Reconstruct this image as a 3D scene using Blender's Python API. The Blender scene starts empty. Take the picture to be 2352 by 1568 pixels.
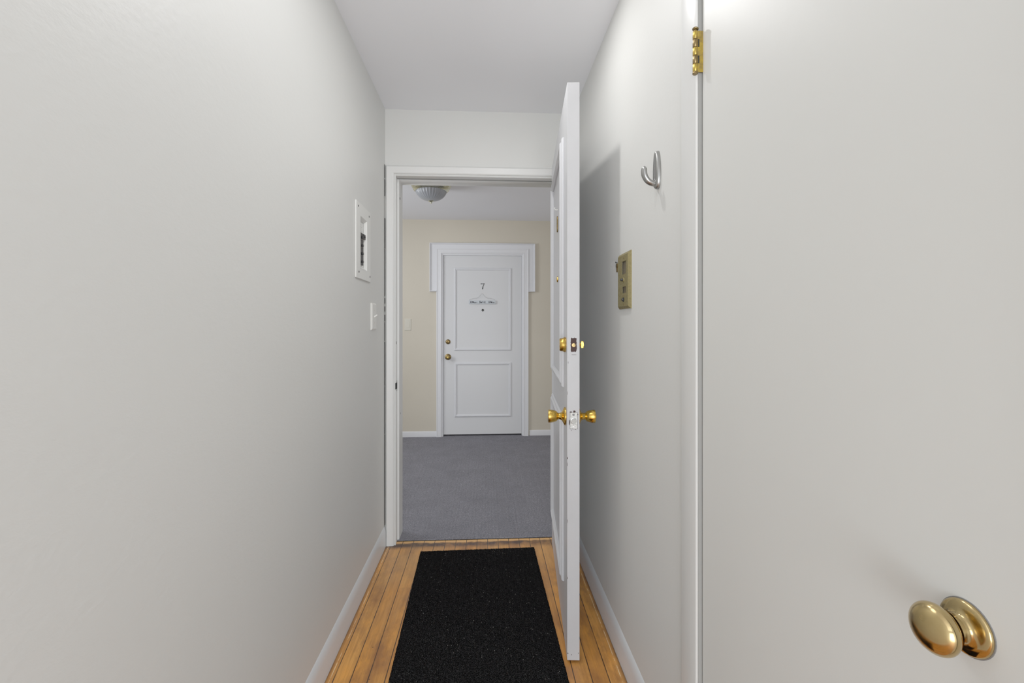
import bpy, bmesh, math, random
from mathutils import Vector, Matrix
random.seed(7)
C = bpy.context.scene.collection
PI = math.pi
S = bpy.context.scene
S.view_settings.view_transform = 'Standard'
S.view_settings.look = 'None'
S.view_settings.exposure = -0.10
S.view_settings.gamma = 1.42

# ------------------------------------------------------------------ materials
def srgb(r, g, b):
    f = lambda c: (c/255/12.92) if c/255 <= .04045 else ((c/255+.055)/1.055)**2.4
    return (f(r), f(g), f(b), 1)

class NT:
    def __init__(s, name):
        s.m = bpy.data.materials.new(name); s.m.use_nodes = True
        s.t = s.m.node_tree; s.b = s.t.nodes['Principled BSDF']
    def n(s, typ, **kw):
        nd = s.t.nodes.new(typ)
        for k, v in kw.items():
            if k.startswith('i_'): nd.inputs[k[2:].replace('_', ' ')].default_value = v
            else: setattr(nd, k, v)
        return nd
    def l(s, a, b): s.t.links.new(a, b)
    def math(s, op, a, b=None, c=None, clamp=False):
        nd = s.t.nodes.new('ShaderNodeMath'); nd.operation = op; nd.use_clamp = clamp
        for i, v in enumerate((a, b, c)):
            if v is None: continue
            if isinstance(v, (int, float)): nd.inputs[i].default_value = v
            else: s.l(v, nd.inputs[i])
        return nd.outputs[0]
    def mix(s, fac, a, b, blend='MIX'):
        nd = s.t.nodes.new('ShaderNodeMix'); nd.data_type = 'RGBA'; nd.blend_type = blend
        for i, v in ((0, fac), (6, a), (7, b)):
            if isinstance(v, (int, float, tuple)): nd.inputs[i].default_value = v
            else: s.l(v, nd.inputs[i])
        return nd.outputs[2]
    def noise(s, vec, scale, detail=2, rough=.5):
        nd = s.n('ShaderNodeTexNoise'); nd.inputs['Scale'].default_value = scale
        nd.inputs['Detail'].default_value = detail; nd.inputs['Roughness'].default_value = rough
        s.l(vec, nd.inputs['Vector']); return nd.outputs['Fac']
    def mapr(s, v, a, b, c, d):
        nd = s.n('ShaderNodeMapRange'); s.l(v, nd.inputs[0])
        for i, x in enumerate((a, b, c, d)): nd.inputs[i+1].default_value = x
        return nd.outputs[0]
    def bump(s, h, strength, dist):
        nd = s.n('ShaderNodeBump'); nd.inputs['Strength'].default_value = strength
        nd.inputs['Distance'].default_value = dist; s.l(h, nd.inputs['Height'])
        s.l(nd.outputs[0], s.b.inputs['Normal'])
    def coord(s, scale=None, kind='Object'):
        o = s.n('ShaderNodeTexCoord').outputs[kind]
        if scale:
            m = s.n('ShaderNodeMapping'); m.inputs['Scale'].default_value = scale
            s.l(o, m.inputs[0]); o = m.outputs[0]
        return o

def paint(name, col, rough=.5, bump=.25, scale=90, blotch=.035, stretch=(1, 1, 1), spec=.4, marks=False):
    k = NT(name); co = k.coord(stretch)
    big = k.noise(co, 2.2, 3)
    f = k.mapr(big, .3, .7, 0, 1)
    dark = tuple(c*(1-blotch*2) for c in col[:3])+(1,)
    out = k.mix(f, col, dark)
    if marks:
        m = k.noise(k.coord((5, 5, 22)), 3.0, 6, .7)
        mm = k.mapr(m, .69, .74, 0, .12)
        out = k.mix(mm, out, (.18, .18, .17, 1))
    k.l(out, k.b.inputs['Base Color'])
    k.b.inputs['Roughness'].default_value = rough
    k.b.inputs['Specular IOR Level'].default_value = spec
    if bump:
        h = k.noise(co, scale, 3, .6)
        k.bump(h, bump, .004)
    return k.m

def metal(name, col, rough=.2, blotch=None, bscale=30, mtl=1.0):
    k = NT(name)
    k.b.inputs['Metallic'].default_value = mtl
    k.b.inputs['Roughness'].default_value = rough
    if blotch:
        f = k.mapr(k.noise(k.coord(), bscale, 4, .65), .4, .65, 0, 1)
        k.l(k.mix(f, col, blotch), k.b.inputs['Base Color'])
        k.l(k.mapr(f, 0, 1, rough, rough+.2), k.b.inputs['Roughness'])
    else:
        k.b.inputs['Base Color'].default_value = col
    return k.m

def plain(name, col, rough=.5, var=.12, scale=200):
    k = NT(name)
    f = k.noise(k.coord(), scale, 2)
    k.l(k.mix(f, tuple(c*(1-var) for c in col[:3])+(1,), tuple(min(1, c*(1+var)) for c in col[:3])+(1,)), k.b.inputs['Base Color'])
    k.b.inputs['Roughness'].default_value = rough
    return k.m

M = {}
M['wall'] = paint('wall_paint', srgb(214, 214, 210), .5, .09, 60, .012, (1, 1, 1.4), .35)
M['wall_l'] = paint('wall_paint_left', srgb(214, 214, 210), .42, .13, 48, .012, (1, 1, 1.6), .4, True)
M['ceil'] = paint('ceiling_paint', srgb(242, 243, 247), .8, .08, 60, .01)
M['trim'] = paint('trim_paint', srgb(221, 221, 218), .32, .05, 40, .012, (1, 1, .2), .5)
M['base'] = paint('baseboard_paint', srgb(220, 225, 228), .3, .2, 30, .03, (1, .4, 1), .5)
M['door'] = paint('door_paint', srgb(206, 207, 211), .35, .06, 60, .012, (1, 1, .3), .45)
M['closet'] = paint('closet_door_paint', srgb(214, 214, 209), .42, .06, 40, .012, (1, 1, .5), .4)
M['hall'] = paint('hall_wall_paint', srgb(205, 196, 178), .6, .15, 60, .02)
M['halltrim'] = paint('hall_trim_paint', srgb(226, 227, 232), .35, .05, 60, .01)
M['halldoor'] = paint('hall_door_paint', srgb(216, 217, 220), .38, .04, 60, .01)
M['hallceil'] = paint('hall_ceiling_paint', srgb(236, 237, 244), .8, .05, 60, .01)
M['brass'] = metal('polished_brass', (.74, .45, .07, 1), .13, (.46, .25, .035, 1), 60)
M['knobbrass'] = metal('aged_polished_brass', (.50, .36, .15, 1), .09, (.42, .29, .11, 1), 25)
M['hinge'] = metal('hinge_brass', (.60, .40, .055, 1), .28, (.30, .20, .055, 1), 70)
M['oldbrass'] = metal('tarnished_brass', (.26, .17, .06, 1), .30, (.15, .11, .045, 1), 120)
M['nickel'] = metal('brushed_nickel', (.30, .30, .29, 1), .30)
M['plate'] = metal('latch_plate_metal', (.62, .62, .59, 1), .45, (.45, .45, .42, 1), 300, .4)
M['intercom'] = metal('dull_gold_plate', (.27, .22, .085, 1), .42, (.22, .175, .065, 1), 150, .5)
M['grille'] = plain('dark_taupe_window', (.085, .066, .040, 1), .5, .15, 900)
M['black'] = plain('black_plastic', (.003, .003, .0033, 1), .4)
M['void'] = plain('dark_gap', (.005, .005, .005, 1), .9)
M['grey'] = plain('grey_label', (.16, .16, .16, 1), .5, .3, 400)
M['white'] = plain('white_plastic', srgb(226, 225, 219), .35, .01)
M['panel'] = plain('panel_enamel', srgb(226, 226, 221), .4, .01)
M['beigeplate'] = plain('beige_plastic', srgb(206, 201, 186), .4, .01)
M['splinter'] = plain('splintered_bare_wood', (.035, .016, .014, 1), .9, .9, 350)
M['scuff'] = plain('faint_grey_scuff', srgb(186, 182, 178), .7, .1, 300)
M['ink'] = plain('dark_navy_ink', (.002, .002, .008, 1), .6)
M['signboard'] = plain('pale_blue_board', srgb(200, 208, 216), .6, .10, 60)
M['string'] = plain('grey_wire', srgb(150, 150, 150), .6)

# wood floor
def wood():
    k = NT('worn_oak_strip_floor'); co = k.coord()
    sp = k.n('ShaderNodeSeparateXYZ'); k.l(co, sp.inputs[0]); X, Y = sp.outputs[0], sp.outputs[1]
    w = .0578
    u = k.math('DIVIDE', k.math('ADD', X, .511+.0578*40), w)
    idx = k.math('FLOOR', u); fr = k.math('SUBTRACT', u, idx)
    wn = k.n('ShaderNodeTexWhiteNoise', noise_dimensions='1D'); k.l(idx, wn.inputs['W'])
    r1 = wn.outputs['Value']
    v = k.math('DIVIDE', k.math('ADD', Y, k.math('MULTIPLY', r1, 3.7)), 4.2)
    seg = k.math('FLOOR', v); fv = k.math('SUBTRACT', v, seg)
    wn2 = k.n('ShaderNodeTexWhiteNoise', noise_dimensions='2D')
    cmb = k.n('ShaderNodeCombineXYZ'); k.l(idx, cmb.inputs[0]); k.l(seg, cmb.inputs[1]); k.l(cmb.outputs[0], wn2.inputs['Vector'])
    r = wn2.outputs['Value']
    off = k.n('ShaderNodeCombineXYZ'); k.l(k.math('MULTIPLY', r, 37.0), off.inputs[2])
    va = k.n('ShaderNodeVectorMath', operation='ADD'); k.l(co, va.inputs[0]); k.l(off.outputs[0], va.inputs[1])
    mp = k.n('ShaderNodeMapping'); mp.inputs['Scale'].default_value = (38, 1.6, 1); k.l(va.outputs[0], mp.inputs[0])
    g1 = k.noise(mp.outputs[0], 2.2, 6, .62)
    mp2 = k.n('ShaderNodeMapping'); mp2.inputs['Scale'].default_value = (9, 2.2, 1); k.l(va.outputs[0], mp2.inputs[0])
    g2 = k.noise(mp2.outputs[0], 1.6, 4, .6)
    mp3 = k.n('ShaderNodeMapping'); mp3.inputs['Scale'].default_value = (260, 7, 1); k.l(va.outputs[0], mp3.inputs[0])
    g3 = k.noise(mp3.outputs[0], 1.5, 3, .6)
    a = k.mix(r, (0.5402, 0.1987, 0.0294, 1), (0.7836, 0.3251, 0.0588, 1))
    a = k.mix(k.mapr(g1, .42, .66, 0, .6), a, (0.3394, 0.1074, 0.0144, 1))
    a = k.mix(k.mapr(g2, .48, .66, 0, .7), a, (0.8576, 0.3110, 0.0354, 1))
    a = k.mix(k.mapr(g3, .48, .66, 0, .3), a, (0.2564, 0.0824, 0.0158, 1))
    bl = k.noise(k.coord((2.2, 1, 1)), 5, 5, .65)
    a = k.mix(k.mapr(bl, .44, .66, 0, .8), a, (.22, .075, .018, 1))
    # worn greyish traffic area near the door, worn band and dark stain at the sill
    worn = k.math('MULTIPLY', k.mapr(Y, 1.7, 2.4, 0, .5), k.mapr(k.noise(co, 3.5, 4, .6), .35, .6, .2, 1))
    a = k.mix(worn, a, (0.5567, 0.2833, 0.0894, 1))
    nn = k.math('MULTIPLY', k.math('SUBTRACT', k.noise(k.coord((3, 1, 1)), 6, 3), .5), .035)
    yy = k.math('ADD', Y, nn)
    lip = k.mapr(yy, 2.545, 2.553, 0, .75)
    stain = k.math('MULTIPLY', k.mapr(yy, 2.480, 2.515, 0, 1), k.mapr(yy, 2.540, 2.552, 1, 0))
    stain = k.math('MULTIPLY', stain, k.mapr(k.noise(co, 9, 4, .65), .36, .56, .35, 1))
    a = k.mix(stain, a, (0.0509, 0.0177, 0.0082, 1))
    a = k.mix(lip, a, (0.7836, 0.4136, 0.1366, 1))
    # dark knots / specks
    vo = k.n('ShaderNodeTexVoronoi'); vo.inputs['Scale'].default_value = 13; k.l(co, vo.inputs['Vector'])
    sc = k.n('ShaderNodeSeparateColor'); k.l(vo.outputs['Color'], sc.inputs[0])
    spk = k.math('MULTIPLY', k.math('LESS_THAN', vo.outputs['Distance'], k.math('MULTIPLY', sc.outputs[1], .055)), k.math('GREATER_THAN', sc.outputs[0], .45))
    a = k.mix(k.math('MULTIPLY', spk, .85), a, (0.0312, 0.0092, 0.0034, 1))
    # pale paint flecks close to baseboards
    vo2 = k.n('ShaderNodeTexVoronoi'); vo2.inputs['Scale'].default_value = 16; k.l(co, vo2.inputs['Vector'])
    sc2 = k.n('ShaderNodeSeparateColor'); k.l(vo2.outputs['Color'], sc2.inputs[0])
    fl = k.math('MULTIPLY', k.math('LESS_THAN', vo2.outputs['Distance'], k.math('MULTIPLY', sc2.outputs[1], .06)), k.math('GREATER_THAN', sc2.outputs[0], .75))
    a = k.mix(k.math('MULTIPLY', fl, .8), a, (1.0706, 0.9335, 0.5660, 1))
    # broken pale paint line beside both baseboards, floor darker from it towards the board
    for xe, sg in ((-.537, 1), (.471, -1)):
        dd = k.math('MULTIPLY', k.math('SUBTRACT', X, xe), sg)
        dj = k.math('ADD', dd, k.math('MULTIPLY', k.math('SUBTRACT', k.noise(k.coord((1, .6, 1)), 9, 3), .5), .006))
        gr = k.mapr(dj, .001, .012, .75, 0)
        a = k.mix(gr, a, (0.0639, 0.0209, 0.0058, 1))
        ln = k.math('MULTIPLY', k.mapr(k.math('ABSOLUTE', k.math('SUBTRACT', dj, .014)), .0006, .0018, 1, 0), k.mapr(k.noise(k.coord((1, 3, 1)), 7, 5, .7), .44, .54, 0, .85))
        a = k.mix(ln, a, (0.9335, 0.6936, 0.3603, 1))
    e = k.math('MINIMUM', fr, k.math('SUBTRACT', 1.0, fr))
    nz = k.noise(k.coord((1, 1, 1)), 11, 3)
    seam = k.mapr(e, .017, .040, 1, 0)
    seam = k.math('MULTIPLY', seam, k.mapr(nz, .35, .50, .7, 1))
    endj = k.math('LESS_THAN', fv, .0012)
    seam = k.math('MAXIMUM', seam, k.math('MULTIPLY', endj, .25))
    a = k.mix(seam, a, (0.0147, 0.0045, 0.0017, 1))
    k.l(a, k.b.inputs['Base Color'])
    k.l(k.mapr(g1, .3, .7, .34, .5), k.b.inputs['Roughness'])
    k.b.inputs['Specular IOR Level'].default_value = .45
    h = k.math('SUBTRACT', k.math('MULTIPLY', g1, .25), seam)
    k.bump(h, .5, .0012)
    return k.m
M['wood'] = wood()

def carpet():
    k = NT('grey_loop_carpet'); co = k.coord()
    n1 = k.noise(co, 330, 3, .75); n2 = k.noise(co, 5, 4, .6); n3 = k.noise(co, 120, 2, .6)
    a = k.mix(k.mapr(n1, .36, .64, 0, 1), srgb(48, 48, 56), srgb(168, 167, 176))
    a = k.mix(k.mapr(n3, .35, .65, 0, .5), a, srgb(98, 98, 106))
    a = k.mix(k.mapr(n2, .35, .7, 0, .30), a, srgb(82, 81, 88))
    vo = k.n('ShaderNodeTexVoronoi'); vo.inputs['Scale'].default_value = 28; k.l(co, vo.inputs['Vector'])
    sc = k.n('ShaderNodeSeparateColor'); k.l(vo.outputs['Color'], sc.inputs[0])
    fl = k.math('MULTIPLY', k.math('LESS_THAN', vo.outputs['Distance'], .07), k.math('GREATER_THAN', sc.outputs[0], .9))
    a = k.mix(k.math('MULTIPLY', fl, .6), a, srgb(215, 215, 215))
    k.l(a, k.b.inputs['Base Color']); k.b.inputs['Roughness'].default_value = .95
    k.b.inputs['Specular IOR Level'].default_value = .1
    k.bump(n1, .8, .004)
    return k.m
M['carpet'] = carpet()

def rugmat():
    k = NT('black_ribbed_mat'); co = k.coord()
    n1 = k.noise(co, 420, 3, .8); n2 = k.noise(co, 9, 4, .6)
    sp = k.n('ShaderNodeSeparateXYZ'); k.l(co, sp.inputs[0])
    rib = k.math('SINE', k.math('MULTIPLY', sp.outputs[0], 2*PI/.0085))
    a = k.mix(k.mapr(n1, .47, .72, 0, 1), (.0010, .0010, .0011, 1), (.034, .034, .034, 1))
    a = k.mix(k.mapr(n2, .5, .8, 0, .25), a, (.007, .007, .007, 1))
    # lint: short pale fibres and specks
    for sc_, th, gate, st in ((60, .13, .80, (1, 1, 1)), (40, .10, .74, (3.2, .7, 1)), (40, .10, .74, (.7, 3.2, 1)), (170, .26, .72, (1, 1, 1))):
        vo = k.n('ShaderNodeTexVoronoi'); vo.inputs['Scale'].default_value = sc_; k.l(k.coord(st), vo.inputs['Vector'])
        sc = k.n('ShaderNodeSeparateColor'); k.l(vo.outputs['Color'], sc.inputs[0])
        fl = k.math('MULTIPLY', k.math('LESS_THAN', vo.outputs['Distance'], k.math('MULTIPLY', sc.outputs[1], th)), k.math('GREATER_THAN', sc.outputs[0], gate))
        a = k.mix(k.math('MULTIPLY', fl, k.math('MULTIPLY', sc.outputs[2], .42)), a, (.45, .45, .43, 1))
    k.l(a, k.b.inputs['Base Color']); k.b.inputs['Roughness'].default_value = .95
    k.b.inputs['Specular IOR Level'].default_value = .0
    k.bump(k.math('ADD', k.math('MULTIPLY', rib, .35), n1), .7, .003)
    return k.m
M['rug'] = rugmat()

def frost():
    k = NT('frosted_ribbed_glass')
    k.b.inputs['Base Color'].default_value = srgb(158, 163, 172)
    k.b.inputs['Roughness'].default_value = .28
    k.b.inputs['Transmission Weight'].default_value = .25
    k.b.inputs['Subsurface Weight'].default_value = .0
    n = k.noise(k.coord(), 40, 2); k.bump(n, .05, .002)
    return k.m
M['frost'] = frost()
M['rimmetal'] = metal('pale_champagne_metal', (.66, .66, .50, 1), .16, (.42, .42, .27, 1), 40)

def doored():      # worn painted door edge
    k = NT('worn_door_edge'); co = k.coord((1, 1, .7))
    a = k.mix(k.mapr(k.noise(co, 6, 4, .6), .35, .7, 0, .6), srgb(188, 188, 190), srgb(172, 172, 174))
    chips = k.mapr(k.noise(k.coord((1, 1, .8)), 55, 4, .7), .70, .74, 0, .8)
    a = k.mix(chips, a, (.10, .09, .09, 1))
    k.l(a, k.b.inputs['Base Color']); k.b.inputs['Roughness'].default_value = .4
    k.bump(k.noise(co, 60, 3), .12, .003)
    return k.m
M['edge'] = doored()
M['jambshade'] = paint('closet_jamb_shade', srgb(146, 146, 142), .6, .04, 40, .01)  # darker colour paints in the shade on the jamb return

# ------------------------------------------------------------------ geometry helpers
def mk(name, bm, mat, parent=None, smooth=False, bevel=0, segs=2, angle=40):
    me = bpy.data.meshes.new(name)
    bmesh.ops.remove_doubles(bm, verts=bm.verts, dist=1e-6)
    bmesh.ops.recalc_face_normals(bm, faces=bm.faces)
    bm.to_mesh(me); bm.free()
    o = bpy.data.objects.new(name, me); C.objects.link(o)
    for m in (mat if isinstance(mat, list) else [mat]): me.materials.append(m)
    if parent: o.parent = parent
    if bevel:
        md = o.modifiers.new('bevel', 'BEVEL'); md.width = bevel; md.segments = segs; md.limit_method = 'ANGLE'; md.angle_limit = math.radians(35)
    if smooth or bevel:
        for p in me.polygons: p.use_smooth = True
        me.set_sharp_from_angle(angle=math.radians(angle))
    return o

def tag(o, label=None, cat=None, group=None, kind=None):
    if label: o['label'] = label
    if cat: o['category'] = cat
    if group: o['group'] = group
    if kind: o['kind'] = kind
    return o

def empty(name, loc=(0, 0, 0), rz=0):
    o = bpy.data.objects.new(name, None); C.objects.link(o); o.empty_display_size = .05
    o.location = loc; o.rotation_euler = (0, 0, rz); return o

def box(bm, x0, x1, y0, y1, z0, z1):
    vs = [bm.verts.new((x, y, z)) for x in (x0, x1) for y in (y0, y1) for z in (z0, z1)]
    for f in ((0, 1, 3, 2), (4, 6, 7, 5), (0, 4, 5, 1), (2, 3, 7, 6), (0, 2, 6, 4), (1, 5, 7, 3)):
        bm.faces.new([vs[i] for i in f])
    return bm

def B(*a):
    bm = bmesh.new(); box(bm, *a); return bm

def holed(ax, a0, a1, u0, u1, z0, z1, holes):
    """wall slab: thickness a0..a1 along ax, spans u0..u1 and z0..z1, holes = (u0,u1,z0,z1)"""
    us = sorted({u0, u1, *[h[0] for h in holes], *[h[1] for h in holes]})
    zs = sorted({z0, z1, *[h[2] for h in holes], *[h[3] for h in holes]})
    bm = bmesh.new()
    solid = lambda i, j: 0 <= i < len(us)-1 and 0 <= j < len(zs)-1 and not any(
        h[0] < (us[i]+us[i+1])/2 < h[1] and h[2] < (zs[j]+zs[j+1])/2 < h[3] for h in holes)
    cache = {}
    def V(a, u, z):
        key = (a, u, z)
        if key not in cache: cache[key] = bm.verts.new((a, u, z) if ax == 'X' else (u, a, z))
        return cache[key]
    for i in range(len(us)-1):
        for j in range(len(zs)-1):
            if not solid(i, j): continue
            A, Bq, Cz, D = us[i], us[i+1], zs[j], zs[j+1]
            for a in (a0, a1): bm.faces.new([V(a, A, Cz), V(a, Bq, Cz), V(a, Bq, D), V(a, A, D)])
            if not solid(i-1, j): bm.faces.new([V(a0, A, Cz), V(a1, A, Cz), V(a1, A, D), V(a0, A, D)])
            if not solid(i+1, j): bm.faces.new([V(a0, Bq, Cz), V(a1, Bq, Cz), V(a1, Bq, D), V(a0, Bq, D)])
            if not solid(i, j-1): bm.faces.new([V(a0, A, Cz), V(a1, A, Cz), V(a1, Bq, Cz), V(a0, Bq, Cz)])
            if not solid(i, j+1): bm.faces.new([V(a0, A, D), V(a1, A, D), V(a1, Bq, D), V(a0, Bq, D)])
    return bm

def sweep(bm, path, closed, prof, fn):
    """path of (u,v); profile (off,h): off to the left of travel; fn(u,v,h)->xyz"""
    n = len(path); P = [Vector(p) for p in path]; loops = []
    def nrm(a, b):
        d = (b-a).normalized(); return Vector((-d.y, d.x))
    for off, h in prof:
        lp = []
        for i in range(n):
            if closed or 0 < i < n-1:
                n1 = nrm(P[i-1], P[i]); n2 = nrm(P[i], P[(i+1) % n])
                m = (n1+n2); m = m/ m.dot(n1) if m.length > 1e-6 else n1
            elif i == 0: m = nrm(P[0], P[1])
            else: m = nrm(P[-2], P[-1])
            q = P[i]+m*off
            lp.append(bm.verts.new(fn(q.x, q.y, h)))
        loops.append(lp)
    for a, b in zip(loops, loops[1:]):
        for i in range(n if closed else n-1):
            j = (i+1) % n
            bm.faces.new([a[i], a[j], b[j], b[i]])
    if not closed:
        bm.faces.new([l[0] for l in loops]); bm.faces.new([l[-1] for l in loops][::-1])
    return bm

def poly(bm, pts, fn, h0, h1):
    a = [bm.verts.new(fn(u, v, h0)) for u, v in pts]; b = [bm.verts.new(fn(u, v, h1)) for u, v in pts]
    bm.faces.new(a); bm.faces.new(b[::-1]); n = len(pts)
    for i in range(n): bm.faces.new([a[i], a[(i+1) % n], b[(i+1) % n], b[i]])
    return bm

def lathe(bm, prof, c, axis, seg=40, sy=1.0, flute=None):
    """prof list of (t, r): revolve round axis through c"""
    ax = Vector(axis).normalized()
    u = ax.orthogonal().normalized() if abs(ax.z) > .5 else Vector((0, 0, 1)); v = ax.cross(u)
    c = Vector(c); rings = []
    for t, r in prof:
        if r < 1e-7: rings.append([bm.verts.new(c+ax*t)]); continue
        ring = []
        for i in range(seg):
            a = 2*PI*i/seg
            rr = r*(1+(flute[0]*math.cos(a*flute[1]) if flute else 0))
            ring.append(bm.verts.new(c+ax*t+u*math.cos(a)*rr+v*math.sin(a)*rr*sy))
        rings.append(ring)
    for a, b in zip(rings, rings[1:]):
        for i in range(seg):
            j = (i+1) % seg
            if len(a) == 1 and len(b) == 1: continue
            if len(a) == 1: bm.faces.new([a[0], b[j], b[i]])
            elif len(b) == 1: bm.faces.new([a[i], a[j], b[0]])
            else: bm.faces.new([a[i], a[j], b[j], b[i]])
    for r_ in (rings[0], rings[-1]):
        if len(r_) > 1: bm.faces.new(r_)
    return bm

def tube(bm, pts, r, seg=12, flat=1.0):
    P = [Vector(p) for p in pts]; n = len(P); rr = r if isinstance(r, (list, tuple)) else [r]*n
    t0 = (P[1]-P[0]).normalized(); u = t0.orthogonal().normalized(); rings = []
    for i in range(n):
        t = (P[min(i+1, n-1)]-P[max(i-1, 0)]).normalized()
        u = (u-t*u.dot(t)).normalized(); v = t.cross(u)
        rings.append([bm.verts.new(P[i]+u*math.cos(2*PI*k/seg)*rr[i]+v*math.sin(2*PI*k/seg)*rr[i]*flat) for k in range(seg)])
    for a, b in zip(rings, rings[1:]):
        for i in range(seg):
            j = (i+1) % seg; bm.faces.new([a[i], a[j], b[j], b[i]])
    bm.faces.new(rings[0]); bm.faces.new(rings[-1][::-1])
    return bm

def spline(pts, n=8):
    P = [Vector(p) for p in pts]; out = []
    for i in range(len(P)-1):
        a, b, c, d = P[max(i-1, 0)], P[i], P[i+1], P[min(i+2, len(P)-1)]
        for k in range(n):
            t = k/n
            out.append(.5*((2*b)+(c-a)*t+(2*a-5*b+4*c-d)*t*t+(3*b-a-3*c+d)*t**3))
    out.append(P[-1]); return out

# ------------------------------------------------------------------ layout (metres; camera at origin, hall runs along +Y)
XL, XR = -.546, .480
ZC = 2.361
YB = 2.545            # entry wall front
YF = 2.575            # wood / carpet boundary
HC = 2.307            # outer hall ceiling
YW = 4.945            # far wall

# --- shell
tag(mk('floor', B(-2.0, 2.0, -4.1, YF, -.05, 0), M['wood']), 'honey-coloured worn strip wood floor of the entry hall', 'floor', kind='structure')
# carpet with a slightly ragged near edge
bm = bmesh.new()
xs = [-2.3+i*4.6/460 for i in range(461)]
e0 = [bm.verts.new((x, YF+random.uniform(-.0012, .002), .001)) for x in xs]
e1 = [bm.verts.new((x, YF+.004+random.uniform(-.001, .0015), .005+random.uniform(-.001, .001))) for x in xs]
e2 = [bm.verts.new((x, 5.02, .005)) for x in xs]
for i in range(460):
    bm.faces.new([e0[i], e0[i+1], e1[i+1], e1[i]]); bm.faces.new([e1[i], e1[i+1], e2[i+1], e2[i]])
tag(mk('floor_hall', bm, M['carpet']), 'grey low-pile carpet of the outer hallway', 'carpet', kind='structure')
bm = B(-2.3, 2.3, YF-.0035, YF+.0005, -.002, .0022)
tag(mk('trim_1', bm, M['void']), 'dark seam where the carpet meets the wood floor', 'seam', kind='structure')

tag(mk('ceiling', B(-2.0, 2.0, -4.1, YB+.06, ZC, ZC+.05), M['ceil']), 'smooth white ceiling of the entry hall', 'ceiling', kind='structure')
tag(mk('ceiling_hall', B(-2.3, 2.3, YB+.06, 5.1, HC, HC+.05), M['hallceil']), 'pale grey ceiling of the outer hallway', 'ceiling', kind='structure')
PY0, PY1, PZ0, PZ1 = 2.030, 2.139, 1.435, 1.660   # breaker opening
tag(mk('wall_left', holed('X', XL-.08, XL, -1.2, YB+.001, 0, ZC, [(PY0-.002, PY1+.002, PZ0-.002, PZ1+.002)]), M['wall_l']), 'long off-white plaster wall on the left', 'wall', kind='structure')
CY0, CY1, CZ = .335, .998, 2.035                # closet opening
tag(mk('wall_right', holed('X', XR, XR+.10, -1.2, YB+.001, 0, ZC, [(CY0, CY1, -1, CZ)]), M['wall']), 'off-white plaster wall on the right with coat hook', 'wall', kind='structure')
OX0, OX1, OZ = -.490, .412, 2.000                # entry opening
tag(mk('wall_back', holed('Y', YB, 2.655, XL-.08, XR+.10, 0, ZC, [(OX0, OX1, -1, OZ)]), M['wall']), 'off-white end wall above and around the open doorway', 'wall', kind='structure')
# outer hall
for nm, lb, a in (('wall_hall_near_left', 'outer hallway wall left of the entry doorway', (-2.3, XL-.08, 2.60, 2.655, 0, HC)),
                  ('wall_hall_near_right', 'outer hallway wall right of the entry doorway', (XR+.10, 2.3, 2.60, 2.655, 0, HC)),
                  ('wall_hall_left', 'beige left end wall of the outer hallway', (-2.35, -2.3, 2.6, 5.05, 0, HC)),
                  ('wall_hall_right', 'beige right end wall of the outer hallway', (2.3, 2.35, 2.6, 5.05, 0, HC))):
    tag(mk(nm, B(*a), M['hall']), lb, 'wall', kind='structure')
FX0, FX1, FZ = -.456, .387, 1.934
tag(mk('wall_far', holed('Y', YW, YW+.1, -2.3, 2.3, 0, HC, [(FX0, FX1, -1, FZ)]), M['hall']), 'beige far wall of the outer hallway around the numbered door', 'wall', kind='structure')
# room behind the camera
for nm, lb, a in (('wall_room_left', 'white side wall of the room behind', (-2.05, -2.0, -4.1, -1.2, 0, ZC)),
                  ('wall_room_right', 'white right wall of the room behind', (2.0, 2.05, -4.1, -1.2, 0, ZC)),
                  ('wall_room_back', 'white end wall of the room behind', (-2.05, 2.05, -4.15, -4.1, 0, ZC)),
                  ('wall_room_front_left', 'return wall left of the hall mouth', (-2.05, XL, -1.25, -1.2, 0, ZC)),
                  ('wall_room_front_right', 'return wall right of the hall mouth', (XR, 2.05, -1.25, -1.2, 0, ZC)),
                  ('wall_closet_back', 'dim back wall inside the closet', (1.05, 1.10, CY0-.3, CY1+.3, 0, ZC))):
    tag(mk(nm, B(*a), M['wall']), lb, 'wall', kind='structure')

# --- baseboards : profile (out from wall, height)
BP = [(0, 0), (.0095, 0), (.0095, .070), (.0085, .083), (.0060, .094), (.0030, .103), (0, .108)]
def baseb(name, a, b, face, sgn, ax, label, prof=BP, mat='base'):
    bm = bmesh.new(); r0, r1 = [], []
    for o, z in prof:
        p = (face+sgn*o)
        r0.append(bm.verts.new((p, a, z) if ax == 'X' else (a, p, z))); r1.append(bm.verts.new((p, b, z) if ax == 'X' else (b, p, z)))
    n = len(prof)
    for i in range(n): bm.faces.new([r0[i], r0[(i+1) % n], r1[(i+1) % n], r1[i]])
    bm.faces.new(r0); bm.faces.new(r1[::-1])
    return tag(mk(name, bm, M[mat], smooth=True, angle=30), label, 'baseboard', kind='structure')
baseb('baseboard_left', -1.2, 2.519, XL, 1, 'X', 'white baseboard along the left wall')
baseb('baseboard_right', 1.10, 2.535, XR, -1, 'X', 'white baseboard along the right wall behind the open door')
HP = [(0, 0), (.010, 0), (.010, .048), (.007, .058), (0, .063)]
baseb('baseboard_far_left', -2.3, -.522, YW, -1, 'Y', 'white baseboard left of the far numbered door', HP, 'halltrim')
baseb('baseboard_far_right', .467, 2.3, YW, -1, 'Y', 'white baseboard right of the far numbered door', HP, 'halltrim')

# --- entry door frame (trim_2)
tr = tag(empty('trim_2', ((OX0+OX1)/2, YB, 0)), 'off-white painted frame around the open doorway', 'door frame', kind='structure')
L0 = tr.location.copy()
def loc(f): return lambda u, v, h: tuple(Vector(f(u, v, h))-L0)
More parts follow.
